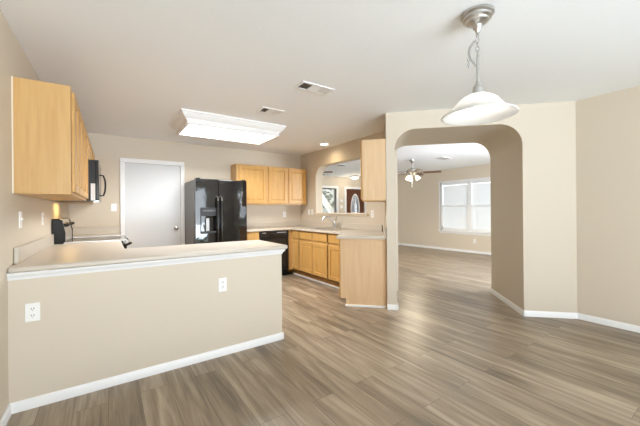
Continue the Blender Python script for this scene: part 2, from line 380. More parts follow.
# blinds: one per half
def blind(a, c, label):
    T = thing('window_blind', label, 'blind', (XF + .08, (a + c) / 2, WZ0 + t), 0, 'blinds of the living room window')
    build('headrail', MB().box((XF + .055, a + .004, WZ1 - t - .05), (XF + .10, c - .004, WZ1 - t - .002)), 'trim', T)
    sl = MB(); z = WZ0 + t + .06
    while z < WZ1 - t - .06:
        sl.poly([(XF + .070, a + .006, z + .024), (XF + .070, c - .006, z + .024), (XF + .080, c - .006, z), (XF + .090, c - .006, z - .024), (XF + .090, a + .006, z - .024), (XF + .080, a + .006, z)]); z += .042
    build('slats', sl, 'blind', T)
    build('bottom_rail', MB().box((XF + .065, a + .006, WZ0 + t + .012), (XF + .095, c - .006, WZ0 + t + .032)), 'trim', T)
    cd = MB()
    for f in (.2, .8): cd.box((XF + .060, a + (c - a) * f - .002, WZ0 + t + .03), (XF + .062, a + (c - a) * f + .002, WZ1 - t - .05))
    build('cord', cd, 'trim', T)
blind(WM + .045, W1 - t, 'white slatted blind in the left half of the living room window')
blind(W0 + t, WM - .045, 'white slatted blind in right half of living room window, partly behind the arch')

# entry wall: window and front door
fr = MB(); fr.box((EX0, YE + .02, EZ0), (EX0 + .04, YE + .10, EZ1)); fr.box((EX1 - .04, YE + .02, EZ0), (EX1, YE + .10, EZ1)); fr.box((EX0, YE + .02, EZ1 - .04), (EX1, YE + .10, EZ1)); fr.box((EX0, YE + .02, EZ0), (EX1, YE + .10, EZ0 + .04))
w2 = struct('window_2', fr, 'duct', 'window beside the front door, seen through the pass-through', 'window')
build('pane', MB().box((EX0 + .04, YE + .06, EZ0 + .04), (EX1 - .04, YE + .066, EZ1 - .04)), 'glass', w2)
b = MB(); b.box((EX0 - .08, YE - .018, EZ0 - .08), (EX0, YE, EZ1 + .08)); b.box((EX1, YE - .018, EZ0 - .08), (EX1 + .08, YE, EZ1 + .08)); b.box((EX0, YE - .018, EZ1), (EX1, YE, EZ1 + .08)); b.box((EX0, YE - .018, EZ0 - .08), (EX1, YE, EZ0))
struct('trim_5', b, 'trim', 'white casing round the window beside the front door', 'window casing')
d2 = struct('door_2', MB().box((DX0 + .01, YE + .02, .01), (DX1 - .01, YE + .065, 2.03)), 'red_door', 'dark red brown front door with an oval glass light', 'door')
def oval(cx, cz, rx, rz, n=32): return [(cx + rx * math.cos(2 * PI * i / n), cz + rz * math.sin(2 * PI * i / n)) for i in range(n)]
ocx, ocz = 7.815, 1.28
build('oval_glass', MB().extrude([(x, YE + .016, z) for x, z in oval(ocx, ocz, .185, .52)], (0, .012, 0)), 'frost', d2)
b = MB(); A, B2 = oval(ocx, ocz, .225, .575), oval(ocx, ocz, .185, .52)
for y in (YE + .008,):
    ra = [b.v((x, y, z)) for x, z in A]; rb = [b.v((x, y, z)) for x, z in B2]; rc = [b.v((x, y + .02, z)) for x, z in A]; rd = [b.v((x, y + .02, z)) for x, z in B2]
    for i in range(32):
        j = (i + 1) % 32
        b.b.faces.new((ra[i], ra[j], rb[j], rb[i])); b.b.faces.new((ra[i], ra[j], rc[j], rc[i])); b.b.faces.new((rb[i], rb[j], rd[j], rd[i]))
build('oval_frame', b, 'plate', d2)
b = MB()
for dx in (-.07, 0, .07): b.tube([(ocx + dx * 1.4, YE + .012, ocz - .42 + abs(dx)), (ocx + dx * .4, YE + .012, ocz), (ocx + dx * 1.4, YE + .012, ocz + .42 - abs(dx))], .005, 6)
build('leading', b, 'nickel', d2)
b = MB(); b.box((DX0 - .09, YE - .018, 0), (DX0, YE, 2.11)); b.box((DX1, YE - .018, 0), (DX1 + .09, YE, 2.11)); b.box((DX0, YE - .018, 2.03), (DX1, YE, 2.11))
struct('trim_6', b, 'trim', 'white casing round the dark front door', 'door casing')
# porch outside the entry window
T = thing('porch_railing', 'white sloping porch railing outside window beside the front door', 'railing', (6.0, YE + .7, 0))
b = MB(); b.extrude([(6.20, YE + .65, 2.22), (6.20, YE + .65, 2.50), (7.55, YE + .65, .90), (7.55, YE + .65, .62)], (0, .08, 0)); build('rail', b, 'trim', T)
build('post', MB().box((7.50, YE + .64, -.13), (7.60, YE + .74, .95)), 'trim', T)
b = MB()
sh = random.Random(3)
for i in range(420):
    p = Vector((sh.uniform(5.2, 9.2), YE + sh.uniform(2.0, 3.0), sh.uniform(0.0, 2.7))); s_ = sh.uniform(.07, .16)
    a = Vector((sh.uniform(-1, 1), sh.uniform(-1, 1), sh.uniform(-1, 1))).normalized(); c_ = a.cross(Vector((.3, .5, .8))).normalized()
    b.poly([p - a * s_, p + c_ * s_ * .5, p + a * s_, p - c_ * s_ * .5])
b.tube([(7.2, YE + 2.5, 0), (7.2, YE + 2.5, 2.0)], .05)
tag(build('hedge', b, 'foliage'), 'grey green hedge outside the window beside the front door', 'hedge')

tag(build('fence', MB().box((3.0, YE + 3.3, -.13), (11.5, YE + 3.4, 3.2)), 'stone'), 'grey fence far outside the window beside the front door', 'fence')
# pass-through sill
struct('trim_7', MB().box((XS - .035, 3.665, 1.160), (XS2 + .035, 5.26, 1.186)).box((XS - .014, 3.69, 1.135), (XS, 5.22, 1.160)), 'sill', 'cream sill ledge of the pass-through above the sink', 'sill', bevel=.004)

# rear patio door behind the camera, and unseen windows added to let in light
fr = MB(); PM = (PD0 + PD1) / 2
for x in (PD0, PM - .03, PD1 - .06): fr.box((x, YR - .09, 0.03), (x + .06, YR - .02, 2.16))
fr.box((PD0, YR - .09, 2.10), (PD1, YR - .02, 2.16)); fr.box((PD0, YR - .09, 0), (PD1, YR - .02, .05))
d3 = struct('door_3', fr, 'trim', 'white sliding patio door behind the dining area', 'door')
build('pane', MB().box((PD0 + .06, YR - .058, .05), (PM - .03, YR - .052, 2.10)), 'glass', d3); build('pane', MB().box((PM + .03, YR - .058, .05), (PD1 - .06, YR - .052, 2.10)), 'glass', d3)
def simple_window(name, a, b_, z0, z1, fixed, axis, label):
    fr = MB(); f0, f1 = fixed; t = .05
    def bx(p0, p1, q0, q1):
        if axis == 'Y': fr.box((f0, p0, q0), (f1, p1, q1))
        else: fr.box((p0, f0, q0), (p1, f1, q1))
    bx(a, a + t, z0, z1); bx(b_ - t, b_, z0, z1); bx(a + t, b_ - t, z0, z0 + t); bx(a + t, b_ - t, z1 - t, z1); bx(a + t, b_ - t, (z0 + z1) / 2 - .02, (z0 + z1) / 2 + .02)
    w = struct(name, fr, 'trim', label, 'window'); g = MB(); fm = (f0 + f1) / 2
    if axis == 'Y': g.box((fm, a + t, z0 + t), (fm + .005, b_ - t, z1 - t))
    else: g.box((a + t, fm, z0 + t), (b_ - t, fm + .005, z1 - t))
    build('pane', g, 'glass', w)
simple_window('window_3_added', -1.95, -1.15, 0.9, 2.1, (XR + .03, XR + .09), 'Y', 'unseen white window added in the right wall to let in light')  # added opening, out of view, for the fill lamp outside it
simple_window('window_4_added', 4.8, 6.4, 0.6, 2.1, (1.41, 1.47), 'X', 'unseen white window added beyond the arch to light the living room')  # added out of view so the living room gets more light

# ------------------------------------------------------------------ cabinet doors
def panel(mb, o, ax, out, w, h, fw=.055, th=.02, raised=True):
    """framed panel: o = lower-left outer corner on the face plane behind it, ax = width axis, out = outward axis"""
    ax, out = Vector(ax), Vector(out); z = Vector((0, 0, 1)); o = Vector(o)
    def ring(ins, d): return [mb.v(o + ax * x + z * y + out * d) for x, y in ((ins, ins), (w - ins, ins), (w - ins, h - ins), (ins, h - ins))]
    rs = [ring(.010, 0), ring(.010, .004), ring(0, .004), ring(0, th - .004), ring(.004, th)]
    if raised: rs += [ring(fw, th), ring(fw + .005, th - .012), ring(fw + .014, th - .012), ring(fw + .030, th - .006)]
    else: rs += [ring(.012, th)]
    for A, B in zip(rs, rs[1:]):
        for i in range(4): mb.b.faces.new((A[i], A[(i + 1) % 4], B[(i + 1) % 4], B[i]))
    mb.b.faces.new(rs[0][::-1]); mb.b.faces.new(rs[-1])
def fronts(T, lst, mat='maple_door'):
    for nm, o, ax, out, w, h in lst:
        b = MB(); panel(b, o, ax, out, w, h, raised=(nm == 'door')); build(nm, b, mat, T, smooth=20)

# ---- left wall cabinets
Z0, Z1 = 1.366, 2.130
XC = -0.206
def left_cab(y0, y1, z0, z1, nd, label, loc):
    T = thing('wall_cabinet', label, 'cabinet', loc)
    build('body', MB().box((XL + .002, y0, z0), (XC, y1, z1)), 'maple', T, bevel=.002)
    w = (y1 - y0 - .025 * (nd + 1)) / nd
    fronts(T, [('door', (XC, y0 + .025 + i * (w + .025), z0 + .02), (0, 1, 0), (1, 0, 0), w, z1 - z0 - .055) for i in range(nd)])
    return lean(T)
left_cab(2.785, 3.52, Z0, Z1, 2, 'honey maple wall cabinet nearest the camera with its whole side panel showing', (XL, 3.15, Z0))
left_cab(3.525, 4.265, Z0, Z1, 2, 'honey maple wall cabinet just before the microwave on left wall', (XL, 3.9, Z0))
left_cab(4.27, 5.03, 1.83, Z1, 2, 'short maple cabinet directly above the black microwave', (XL, 4.65, 1.83))
left_cab(5.035, 5.795, Z0, Z1, 2, 'maple wall cabinet in the far corner beyond the microwave', (XL, 5.4, Z0))
lean(struct('trim_8', MB().box((XL, 2.779, Z0 + .0), (XL + .007, 2.784, Z1)), 'sill', 'thin pale caulk line where the left cabinet meets the wall', 'trim'))

# ---- microwave
T = thing('microwave', 'black over-the-range microwave between the left wall cabinets', 'microwave', (XL, 4.65, 1.345))
XM = -0.092
build('body', MB().box((XL + .002, 4.272, 1.368), (XM - .03, 5.028, 1.825)), 'black_plastic', T, bevel=.004)
build('door', MB().box((XM - .03, 4.272, 1.372), (XM, 4.84, 1.825)), 'black', T, bevel=.004)
build('control_panel', MB().box((XM - .03, 4.845, 1.372), (XM, 5.028, 1.825)), 'black_plastic', T, bevel=.004)
b = MB(); b.tube([(XM, 4.78, 1.705), (XM + .03, 4.78, 1.700), (XM + .047, 4.78, 1.645), (XM + .052, 4.78, 1.575), (XM + .047, 4.78, 1.505), (XM + .03, 4.78, 1.450), (XM, 4.78, 1.445)], .010, 10)
build('handle', b, 'black_plastic', T)
build('grille', MB().box((XM - .05, 4.3, 1.352), (XM - .005, 5.0, 1.370)), 'steel', T)
lb = build('sticker', MB().box((XM - .075, 4.268, 1.37), (XM - .035, 4.272, 1.56)), 'label', T); lb['label'] = 'white paper sticker on the side'
lean(T)
area('microwave_task_light', (-.36, 4.65, 1.355), (0, 0, 0), .10, .3, 1.6, (1.0, .62, .22))

# ---- range
T = thing('range', 'stainless and black electric range against the left wall', 'range', (-.17, 4.65, 0))
RX0, RX1 = XL + .004, 0.135
build('body', MB().box((RX0, 4.275, .10), (RX1, 5.025, .905)), 'satin_black', T)
build('cooktop', MB().box((RX0 + .09, 4.272, .905), (RX1 + .03, 5.028, .918)), 'black', T, bevel=.003)
build('cooktop_rim', MB().box((RX1 + .031, 4.272, .898), (RX1 + .04, 5.028, .920)).box((RX0 + .1, 4.268, .905), (RX1 + .04, 4.272, .921)).box((RX0 + .1, 5.028, .905), (RX1 + .04, 5.032, .921)), 'steel', T)
b = MB(); b.extrude([(RX0, 4.30, .918), (RX0 + .105, 4.30, .918), (RX0 + .105, 4.30, 1.02), (RX0 + .075, 4.30, 1.165), (RX0, 4.30, 1.165)], (0, .70, 0))
bgd = build('backguard', b, 'steel', T, bevel=.004)
for y0, y1 in ((4.272, 4.30), (5.0, 5.028)):
    b = MB(); b.extrude([(RX0, y0, .905), (RX0 + .11, y0, .905), (RX0 + .112, y0, 1.02), (RX0 + .085, y0, 1.155), (RX0 + .06, y0, 1.172), (RX0, y0, 1.172)], (0, y1 - y0, 0))
    build('end_cap', b, 'black_plastic', bgd, bevel=.006)
for y in (4.38, 4.48, 4.83, 4.93):
    kb = MB(); kb.lathe([(.021, 0), (.024, .006), (.020, .012), (.017, .04), (.012, .044)], (0, 0, 0), 16, 'X')
    kb.b.transform(Matrix.Translation((RX0 + .092, y, 1.10)) @ Matrix.Rotation(math.radians(-12), 4, 'Y')); build('knob', kb, 'black_plastic', bgd)
build('display', MB(Matrix.Translation((RX0 + .0895, 4.65, 1.10)) @ Matrix.Rotation(math.radians(-12), 4, 'Y')).box((-.006, -.09, -.03), (.004, .09, .03)), 'black', bgd)
for x, y, r in ((-.25, 4.46, .09), (-.25, 4.84, .075), (.02, 4.46, .075), (.02, 4.84, .10)):
    b = MB(); b.lathe([(r, .918), (r, .9188), (r - .006, .9188), (r - .006, .918)], (x, y, 0), 28, caps=False); build('burner_ring', b, 'grey', T)
od = build('oven_door', MB().box((RX1, 4.285, .30), (RX1 + .035, 5.015, .86)), 'black', T, bevel=.005)
hb = MB(); hb.tube([(RX1 + .075, 4.29, .875), (RX1 + .075, 5.01, .875)], .012, 12); build('handle', hb, 'chrome', od)
for y in (4.30, 5.0):
    hb = MB(); hb.tube([(RX1 + .03, y, .85), (RX1 + .06, y, .865), (RX1 + .082, y, .875)], .015, 10); build('handle_bracket', hb, 'black_plastic', od)
build('drawer', MB().box((RX1, 4.285, .11), (RX1 + .03, 5.015, .29)), 'black', T, bevel=.004)
build('base', MB().box((RX0, 4.30, 0), (RX1 - .04, 5.0, .10)), 'black_plastic', T)

lean(T)
# ---- left and peninsula base cabinets
def base_cab(name, label, loc, boxes, fr, mat='maple'):
    T = thing(name, label, 'cabinet', loc); b = MB()
    for bx_ in boxes: b.box(*bx_)
    build('body', b, mat, T, bevel=.0015); fronts(T, fr)
    if loc[0] < 0: lean(T)
    return T
CT, CB = .905, .868
BZ = .866
base_cab('base_cabinet', 'maple base cabinet hidden behind the half wall under the peninsula counter', (.73, 3.0, 0),
         [((.15, 2.784, .1), (1.375, 3.27, BZ)), ((.15, 2.784, 0), (1.375, 3.20, .1))],
         [('door', (.15 + i * .41 + .385, 3.27, .12), (-1, 0, 0), (0, 1, 0), .385, .55) for i in range(3)] + [('drawer', (.15 + i * .41 + .385, 3.27, .70), (-1, 0, 0), (0, 1, 0), .385, .14) for i in range(3)])
base_cab('base_cabinet', 'maple base cabinet on left wall between peninsula and range', (-.2, 3.5, 0),
         [((XL + .004, 2.80, .1), (.10, 4.262, BZ)), ((XL + .004, 2.80, 0), (.03, 4.262, .1))],
         [('door', (.10, 3.34 + i * .46, .12), (0, 1, 0), (1, 0, 0), .435, .55) for i in range(2)] + [('drawer', (.10, 3.34 + i * .46, .70), (0, 1, 0), (1, 0, 0), .435, .14) for i in range(2)])
base_cab('base_cabinet', 'maple base cabinet in the far left corner beyond the range', (-.2, 5.4, 0),
         [((XL + .004, 5.038, .1), (.10, 5.79, BZ)), ((XL + .004, 5.038, 0), (.03, 5.79, .1))],
         [('door', (.10, 5.06, .12), (0, 1, 0), (1, 0, 0), .69, .55), ('drawer', (.10, 5.06, .70), (0, 1, 0), (1, 0, 0), .69, .14)])
def worktop(name, label, outline, hole=None, bevel=.012):
    b = MB()
    if hole is None: b.prism(outline, CB, CT)
    else:
        def loop(pts):
            V = [b.v((x, y, CB)) for x, y in pts]; return V, [b.b.edges.new((V[i], V[(i + 1) % len(V)])) for i in range(len(V))]
        V1, E1 = loop(outline); V2, E2 = loop(hole)
        r = bmesh.ops.triangle_fill(b.b, edges=E1 + E2, use_beauty=True)
        fs = [g for g in r['geom'] if isinstance(g, bmesh.types.BMFace)]
        ex = bmesh.ops.extrude_face_region(b.b, geom=fs)
        bmesh.ops.translate(b.b, verts=[g for g in ex['geom'] if isinstance(g, bmesh.types.BMVert)], vec=(0, 0, CT - CB))
    return b
T = thing('countertop', 'cream laminate peninsula countertop with rounded edge on the half wall', 'countertop', (.5, 2.9, CB))
build('top', worktop('', '', [(XL + .002, 2.635), (1.443, 2.635), (1.443, 3.335), (.135, 3.335), (.135, 4.264), (XL + .024, 4.264)]), 'counter', T, bevel=.012, seg=3)
build('backsplash', MB().prism([(XL + .004, 2.79), (XL + .026, 2.79), (XL + .046, 4.264), (XL + .024, 4.264)], CT, 1.012), 'counter', T, bevel=.003)
T = thing('countertop', 'short cream countertop beyond the range in the far left corner', 'countertop', (-.2, 5.4, CB))
build('top', worktop('', '', [(XL + .002, 5.036), (.135, 5.036), (.135, YB - .002), (XL + .002, YB - .002)]), 'counter', T, bevel=.01)
build('backsplash', MB().box((XL + .002, 5.036, CT), (XL + .022, YB - .022, 1.012)).box((XL + .002, YB - .022, CT), (.125, YB - .002, 1.012)), 'counter', T, bevel=.003); lean(T)

# ---- refrigerator
FX0, FX1, FS = 1.125, 1.95, 1.478
T = thing('refrigerator', 'black side-by-side refrigerator with ice dispenser beside the white door', 'refrigerator', ((FX0 + FX1) / 2, 5.4, 0))
build('body', MB().box((FX0 - .008, 5.06, .03), (FX1 + .004, 5.76, 1.735)), 'fridge_side', T, bevel=.006)
YD = 4.985
# left door with the dispenser recess
b = MB(); rx0, rx1, rz0, rz1 = 1.205, 1.445, .90, 1.285
b.box((FX0, YD, .09), (rx0, 5.055, 1.745)); b.box((rx1, YD, .09), (FS - .004, 5.055, 1.745)); b.box((rx0, YD, .09), (rx1, 5.055, rz0)); b.box((rx0, YD, rz1), (rx1, 5.055, 1.745)); b.box((rx0, 5.04, rz0), (rx1, 5.055, rz1))
bmesh.ops.remove_doubles(b.b, verts=b.b.verts, dist=1e-5)
ld = build('door', b, 'fridge_front', T)
rd = build('door', MB().box((FS + .004, YD, .09), (FX1, 5.055, 1.745)), 'fridge_front', T, bevel=.012, seg=3)
dp = build('dispenser', MB().box((rx0, YD - .006, 1.165), (rx1, YD + .02, rz1)).box((rx0, YD - .008, rz0 - .012), (rx1, YD + .05, rz0 + .012)).box((rx0 - .012, YD - .006, rz0 - .012), (rx0, YD + .01, rz1 + .012)).box((rx1, YD - .006, rz0 - .012), (rx1 + .010, YD + .01, rz1 + .012)).box((rx0, YD - .006, rz1), (rx1, YD + .01, rz1 + .012)), 'black_plastic', ld)
build('dispenser_lever', MB().box((1.285, YD + .025, .93), (1.335, YD + .04, 1.13)), 'grey', dp)
build('drip_tray', MB().box((rx0 + .01, YD - .012, rz0 + .012), (rx1 - .01, YD + .04, rz0 + .020)), 'satin_black', dp)
build('control_strip', MB().box((1.23, YD - .009, 1.235), (1.42, YD - .006, 1.26)), 'satin_black', dp)
for d, x in ((ld, FS - .030), (rd, FS + .032)):
    b = MB(); b.tube([(x, YD, 1.47), (x, YD - .04, 1.455), (x, YD - .055, 1.40), (x, YD - .058, 1.0), (x, YD - .055, .60), (x, YD - .04, .545), (x, YD, .53)], [.014, .016, .017, .016, .017, .016, .014], 12)
    hd = build('handle', b, 'black', d)
    build('handle_cap', MB().tube([(x, YD - .060, 1.452), (x, YD - .073, 1.40)], .008, 8), 'chrome', hd)
for x in (FX0 + .015, FX1 - .075):
    build('hinge_cover', MB().box((x, 5.0, 1.745), (x + .06, 5.10, 1.762)), 'black_plastic', T, bevel=.004)
build('toe_grille', MB().box((FX0, 5.03, .02), (FX1, 5.06, .085)), 'black_plastic', T)
for x in (FX0 + .05, FX1 - .05):
    for y in (5.12, 5.70): b = MB(); b.lathe([(.02, 0), (.02, .03)], (x, y, 0), 12); build('foot', b, 'black_plastic', T)

# ---- back wall upper cabinets
YC = 5.47; UZ0, UZ1 = 1.358, 2.105
def back_cab(x0, x1, doors, label):
    T = thing('wall_cabinet', label, 'cabinet', ((x0 + x1) / 2, YB, UZ0))
    build('body', MB().box((x0, YC + .02, UZ0), (x1, YB - .002, UZ1)), 'maple', T, bevel=.002)
    fronts(T, [('door', (a, YC + .02, UZ0 + .022), (1, 0, 0), (0, -1, 0), c - a, UZ1 - UZ0 - .05) for a, c in doors])
back_cab(1.95, 2.555, [(1.995, 2.53)], 'maple wall cabinet with one wide door, behind the refrigerator')
back_cab(2.557, 3.46, [(2.583, 2.992), (3.034, 3.435)], 'maple wall cabinet with two doors in the corner by the pass-through')

# ---- upper cabinet on the angled wall by the arch
T = thing('wall_cabinet', 'tall pale maple wall cabinet at right end of the pass-through, side panel showing', 'cabinet', (*uv(U0, 4.2), Z0), 0)
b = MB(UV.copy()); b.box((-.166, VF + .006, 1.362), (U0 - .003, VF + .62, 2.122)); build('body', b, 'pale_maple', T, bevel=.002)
for i in range(2):
    b = MB(UV.copy()); panel(b, (-.166, VF + .012 + (i + 1) * .29, 1.375), (0, -1, 0), (-1, 0, 0), .285, .735); build('door', b, 'maple_door', T)
build('base_rail', MB(UV.copy()).box((-.169, VF + .004, 1.352), (U0 - .003, VF + .62, 1.362)), 'maple', T)

# ---- sink run base cabinets
FXP = 2.95; FY0 = 3.66
zD = (.125, .545); zW = (.715, .135)
def sink_cab(y0, y1, cols, label, extra=()):
    T = thing('base_cabinet', label, 'cabinet', (3.2, (y0 + y1) / 2, 0)); b = MB()
    b.box((FXP, y0, .1), (FXP + .012, y1, BZ)); b.box((FXP, y0, .1), (XS - .006, y0 + .014, BZ)); b.box((FXP, y1 - .014, .1), (XS - .006, y1, BZ)); b.box((FXP, y0, .1), (XS - .006, y1, .115)); b.box((XS - .02, y0, .1), (XS - .006, y1, BZ)); b.box((3.01, y0, 0), (XS - .006, y1, .1))
    for e in extra: b.box(*e)
    build('body', b, 'maple', T)
    fr = []
    for a, c in cols: fr += [('door', (FXP, c, zD[0]), (0, -1, 0), (-1, 0, 0), c - a, zD[1]), ('drawer', (FXP, c, zW[0]), (0, -1, 0), (-1, 0, 0), c - a, zW[1])]
    fronts(T, fr); return T
sink_cab(4.94, 5.79, [(4.955, 5.19)], 'narrow maple base cabinet in the corner beside the black dishwasher', [((2.858, 5.205, .1), (2.95, 5.25, BZ))])
sink_cab(4.03, 4.938, [(4.50, 4.92), (4.05, 4.465)], 'maple sink base cabinet with two doors below the faucet')
sink_cab(FY0, 4.028, [(FY0 + .02, 4.012)], 'narrow maple base cabinet between sink base and pale end panel')
# angled end cabinet
VP_ = 3.975
T = thing('base_cabinet', 'angled end cabinet with a plain pale maple panel facing the dining area', 'cabinet', (*uv(-.17, 4.3), 0))
ft = [uv(-.46, VP_), uv(U0 - .004, VP_), (3.492, 3.345), (3.492, FY0 - .004), (2.97, FY0 - .004)]
fb = [uv(-.39, VP_ + .004), uv(U0 - .004, VP_ + .004), (3.48, 3.36), (3.48, FY0 - .004), (3.06, FY0 - .004)]
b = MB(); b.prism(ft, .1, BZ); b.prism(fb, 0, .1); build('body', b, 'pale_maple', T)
fl = (uv(-.46, VP_ + .01)[0], uv(-.46, VP_ + .01)[1])
for nm, z, h in (('door', .125, .545), ('drawer', .715, .135)):
    b = MB(); panel(b, (*uv(-.46, VP_ + .55), z), (-1 / R2, -1 / R2, 0), (-1 / R2, 1 / R2, 0), .535, h, raised=nm == 'door'); build(nm, b, 'maple_door', T)
# toe strips
struct('trim_9', MB().box((2.997, FY0 - .02, 0), (3.009, 5.27, .022)), 'trim', 'white shoe strip along the toe kick of the sink cabinets', 'trim')
b = MB(UV.copy()); b.box((-.40, VP_ - .012, 0), (U0 - .016, VP_ + .003, .022)); struct('trim_10', b, 'trim', 'white shoe strip at the foot of pale end panel', 'trim')
# back run: small cabinet next to the refrigerator
base_cab('base_cabinet', 'small maple base cabinet between refrigerator and dishwasher', (2.1, 5.5, 0),
         [((1.97, 5.20, .1), (2.262, 5.79, BZ)), ((1.97, 5.27, 0), (2.262, 5.79, .1))],
         [('door', (1.985, 5.20, .125), (1, 0, 0), (0, -1, 0), .262, .545), ('drawer', (1.985, 5.20, .715), (1, 0, 0), (0, -1, 0), .262, .135)])
# dishwasher
T = thing('dishwasher', 'black dishwasher under the back counter in the corner', 'dishwasher', (2.56, 5.5, 0))
build('body', MB().box((2.270, 5.205, .09), (2.850, 5.78, .862)), 'black_plastic', T)
build('door', MB().box((2.270, 5.175, .12), (2.850, 5.204, .735)), 'black', T, bevel=.005)
cp = build('control_panel', MB().box((2.270, 5.168, .74), (2.850, 5.204, .862)), 'black', T, bevel=.006)
build('handle', MB().box((2.42, 5.152, .785), (2.70, 5.170, .812)), 'black_plastic', cp, bevel=.005)
build('button_strip', MB().box((2.60, 5.166, .826), (2.80, 5.168, .838)), 'grey', cp); build('indicator_strip', MB().box((2.30, 5.166, .826), (2.38, 5.168, .838)), 'grey', cp)
build('kick_plate', MB().box((2.275, 5.25, 0), (2.845, 5.27, .09)), 'black_plastic', T)

# ---- L-shaped worktop with sink cut-out
SX0, SX1, SY0, SY1 = 2.985, 3.385, 4.00, 4.80
T = thing('countertop', 'cream laminate countertop holding the sink, angled at its near end', 'countertop', (3.2, 4.4, CB))
u_, v_ = -.505, VP_ - .035
def y_on(x, u): return x - u * R2
out = [(1.966, YB - .002), (1.966, 5.16), (2.90, 5.16), (2.90, y_on(2.90, u_)), uv(u_, v_), uv(U0 - .003, v_), (3.497, 3.497 - (U0 - .004) * R2), (3.498, YB - .002)]
hole = [(SX0 + .012, SY0 + .012), (SX1 - .012, SY0 + .012), (SX1 - .012, SY1 - .012), (SX0 + .012, SY1 - .012)]
build('top', worktop('', '', out, hole), 'counter', T, bevel=.006)
b = MB(); b.box((1.966, YB - .022, CT), (3.478, YB - .002, 1.005)); b.box((3.478, 3.36, CT), (3.498, YB - .002, 1.005))
build('backsplash', b, 'counter', T, bevel=.003)
b = MB(UV.copy()); b.box((U0 - .024, v_ + .008, CT), (U0 - .003, 4.80, 1.005)); build('end_splash', b, 'counter', T, bevel=.003)

# ---- sink
T = thing('sink', 'stainless double bowl sink set into the cream countertop', 'sink', (3.185, 4.4, CT))
b = MB()
ym = (SY0 + SY1) / 2
def bowl(mb, x0, x1, y0, y1, d):
    def ring(i, z): return [mb.v(p) for p in ((x0 + i, y0 + i, z), (x1 - i, y0 + i, z), (x1 - i, y1 - i, z), (x0 + i, y1 - i, z))]
    rs = [ring(0, CT + .003), ring(.012, CT - .02), ring(.02, CT - d), ]
    for A, B in zip(rs, rs[1:]):
        for i in range(4): mb.b.faces.new((A[i], A[(i + 1) % 4], B[(i + 1) % 4], B[i]))
    mb.b.faces.new(rs[-1])
for y0, y1 in ((SY0 + .03, ym - .012), (ym + .012, SY1 - .03)):
    bb = MB(); bowl(bb, SX0 + .03, SX1 - .08, y0, y1, .17); build('bowl', bb, 'steel', T)
    dd_ = MB(); dd_.lathe([(.04, CT - .169), (.04, CT - .165), (.03, CT - .166), (.001, CT - .167)], ((SX0 + SX1 - .05) / 2, (y0 + y1) / 2, 0), 20); build('drain', dd_, 'chrome', T)
rim = MB(); z0, z1 = CT - .001, CT + .005
rim.box((SX0, SY0, z0), (SX0 + .03, SY1, z1)); rim.box((SX1 - .08, SY0, z0), (SX1, SY1, z1)); rim.box((SX0 + .03, SY0, z0), (SX1 - .08, SY0 + .03, z1)); rim.box((SX0 + .03, SY1 - .03, z0), (SX1 - .08, SY1, z1)); rim.box((SX0 + .03, ym - .012, z0), (SX1 - .08, ym + .012, z1))
build('rim', rim, 'steel', T)
# faucet
fx, fy = 3.348, 4.375
fz = CT + .005
T = thing('faucet', 'metal arched kitchen faucet behind the double sink', 'faucet', (fx, fy, fz))
b = MB(); b.lathe([(.036, 0), (.036, .008), (.028, .014), (.026, .05), (.028, .09), (.022, .115), (.012, .125)], (fx, fy, fz), 20); bd = build('body', b, 'nickel', T)
dx, dy = -.82, .57
pts = []
for i in range(13):
    tt = i / 12; s_ = .225 * tt; hh = .085 + .135 * math.sin(PI * min(1, tt * .78 + .02)) * (1 if tt < .9 else .95)
    pts.append((fx + dx * s_, fy + dy * s_, fz + hh - (.0 if tt < .92 else .02)))
b = MB(); b.tube(pts, [.020] * 10 + [.018, .020, .020], 12); build('spout', b, 'nickel', T)
b = MB(); b.tube([(fx, fy, fz + .115), (fx + .012, fy - .008, fz + .15), (fx + .03, fy - .02, fz + .21)], [.013, .010, .011], 10); build('lever', b, 'nickel', T)
b = MB(); b.lathe([(.016, 0), (.016, .012), (.012, .02), (.013, .07), (.015, .11), (.010, .118)], (3.35, 4.235, fz), 16)
tag(build('side_sprayer', b, 'nickel'), 'small metal side sprayer standing right of the kitchen faucet', 'sprayer')

# ------------------------------------------------------------------ outlets and switches
def plate(name, label, cat, p, out, kind, w=.072, group=None):
    ang = math.atan2(out[1], out[0]) + PI / 2          # local -Y is outward
    T = thing(name, label, cat, p, ang, group); Mx = ROOT[T.name]
    build('cover_plate', MB(Mx.copy()).box((-w / 2, -.006, -.058), (w / 2, 0, .058)), 'plate', T, bevel=.002)
    n = max(1, round(w / .072)); 
    for i in range(n):
        cx = (i - (n - 1) / 2) * .046
        if kind == 'outlet':
            for z in (-.021, .021):
                b = MB(Mx.copy()); b.lathe([(.0165, -.0085), (.0165, -.005)], (cx, 0, z), 16, 'Y'); so = build('socket', b, 'plate', T)
                b = MB(Mx.copy()); b.box((cx - .008, -.0092, z - .003), (cx - .005, -.0084, z + .008)); b.box((cx + .005, -.0092, z - .003), (cx + .008, -.0084, z + .008)); b.box((cx - .002, -.0092, z - .011), (cx + .002, -.0084, z - .007)); build('slot', b, 'slot', so)
        else:
            build('toggle', MB(Mx.copy()).box((cx - .005, -.016, -.004), (cx + .005, -.005, .014)), 'plate', T, bevel=.002)
    return lean(T) if p[0] == XL else T
plate('outlet', 'white duplex outlet at left end of the half wall', 'outlet', (-.392, 2.66, .607), (0, -1), 'outlet')
plate('outlet', 'white duplex outlet near right end of the half wall', 'outlet', (.814, 2.66, .607), (0, -1), 'outlet')
plate('light_switch', 'white switch plate nearest the camera above the left backsplash', 'light switch', (XL, 2.971, 1.19), (1, 0), 'switch')
plate('outlet', 'white plate on left wall between near switch and range', 'outlet', (XL, 3.795, 1.182), (1, 0), 'outlet')
plate('light_switch', 'white switch plate left of the white kitchen door', 'light switch', (.092, YB, 1.311), (0, -1), 'switch')
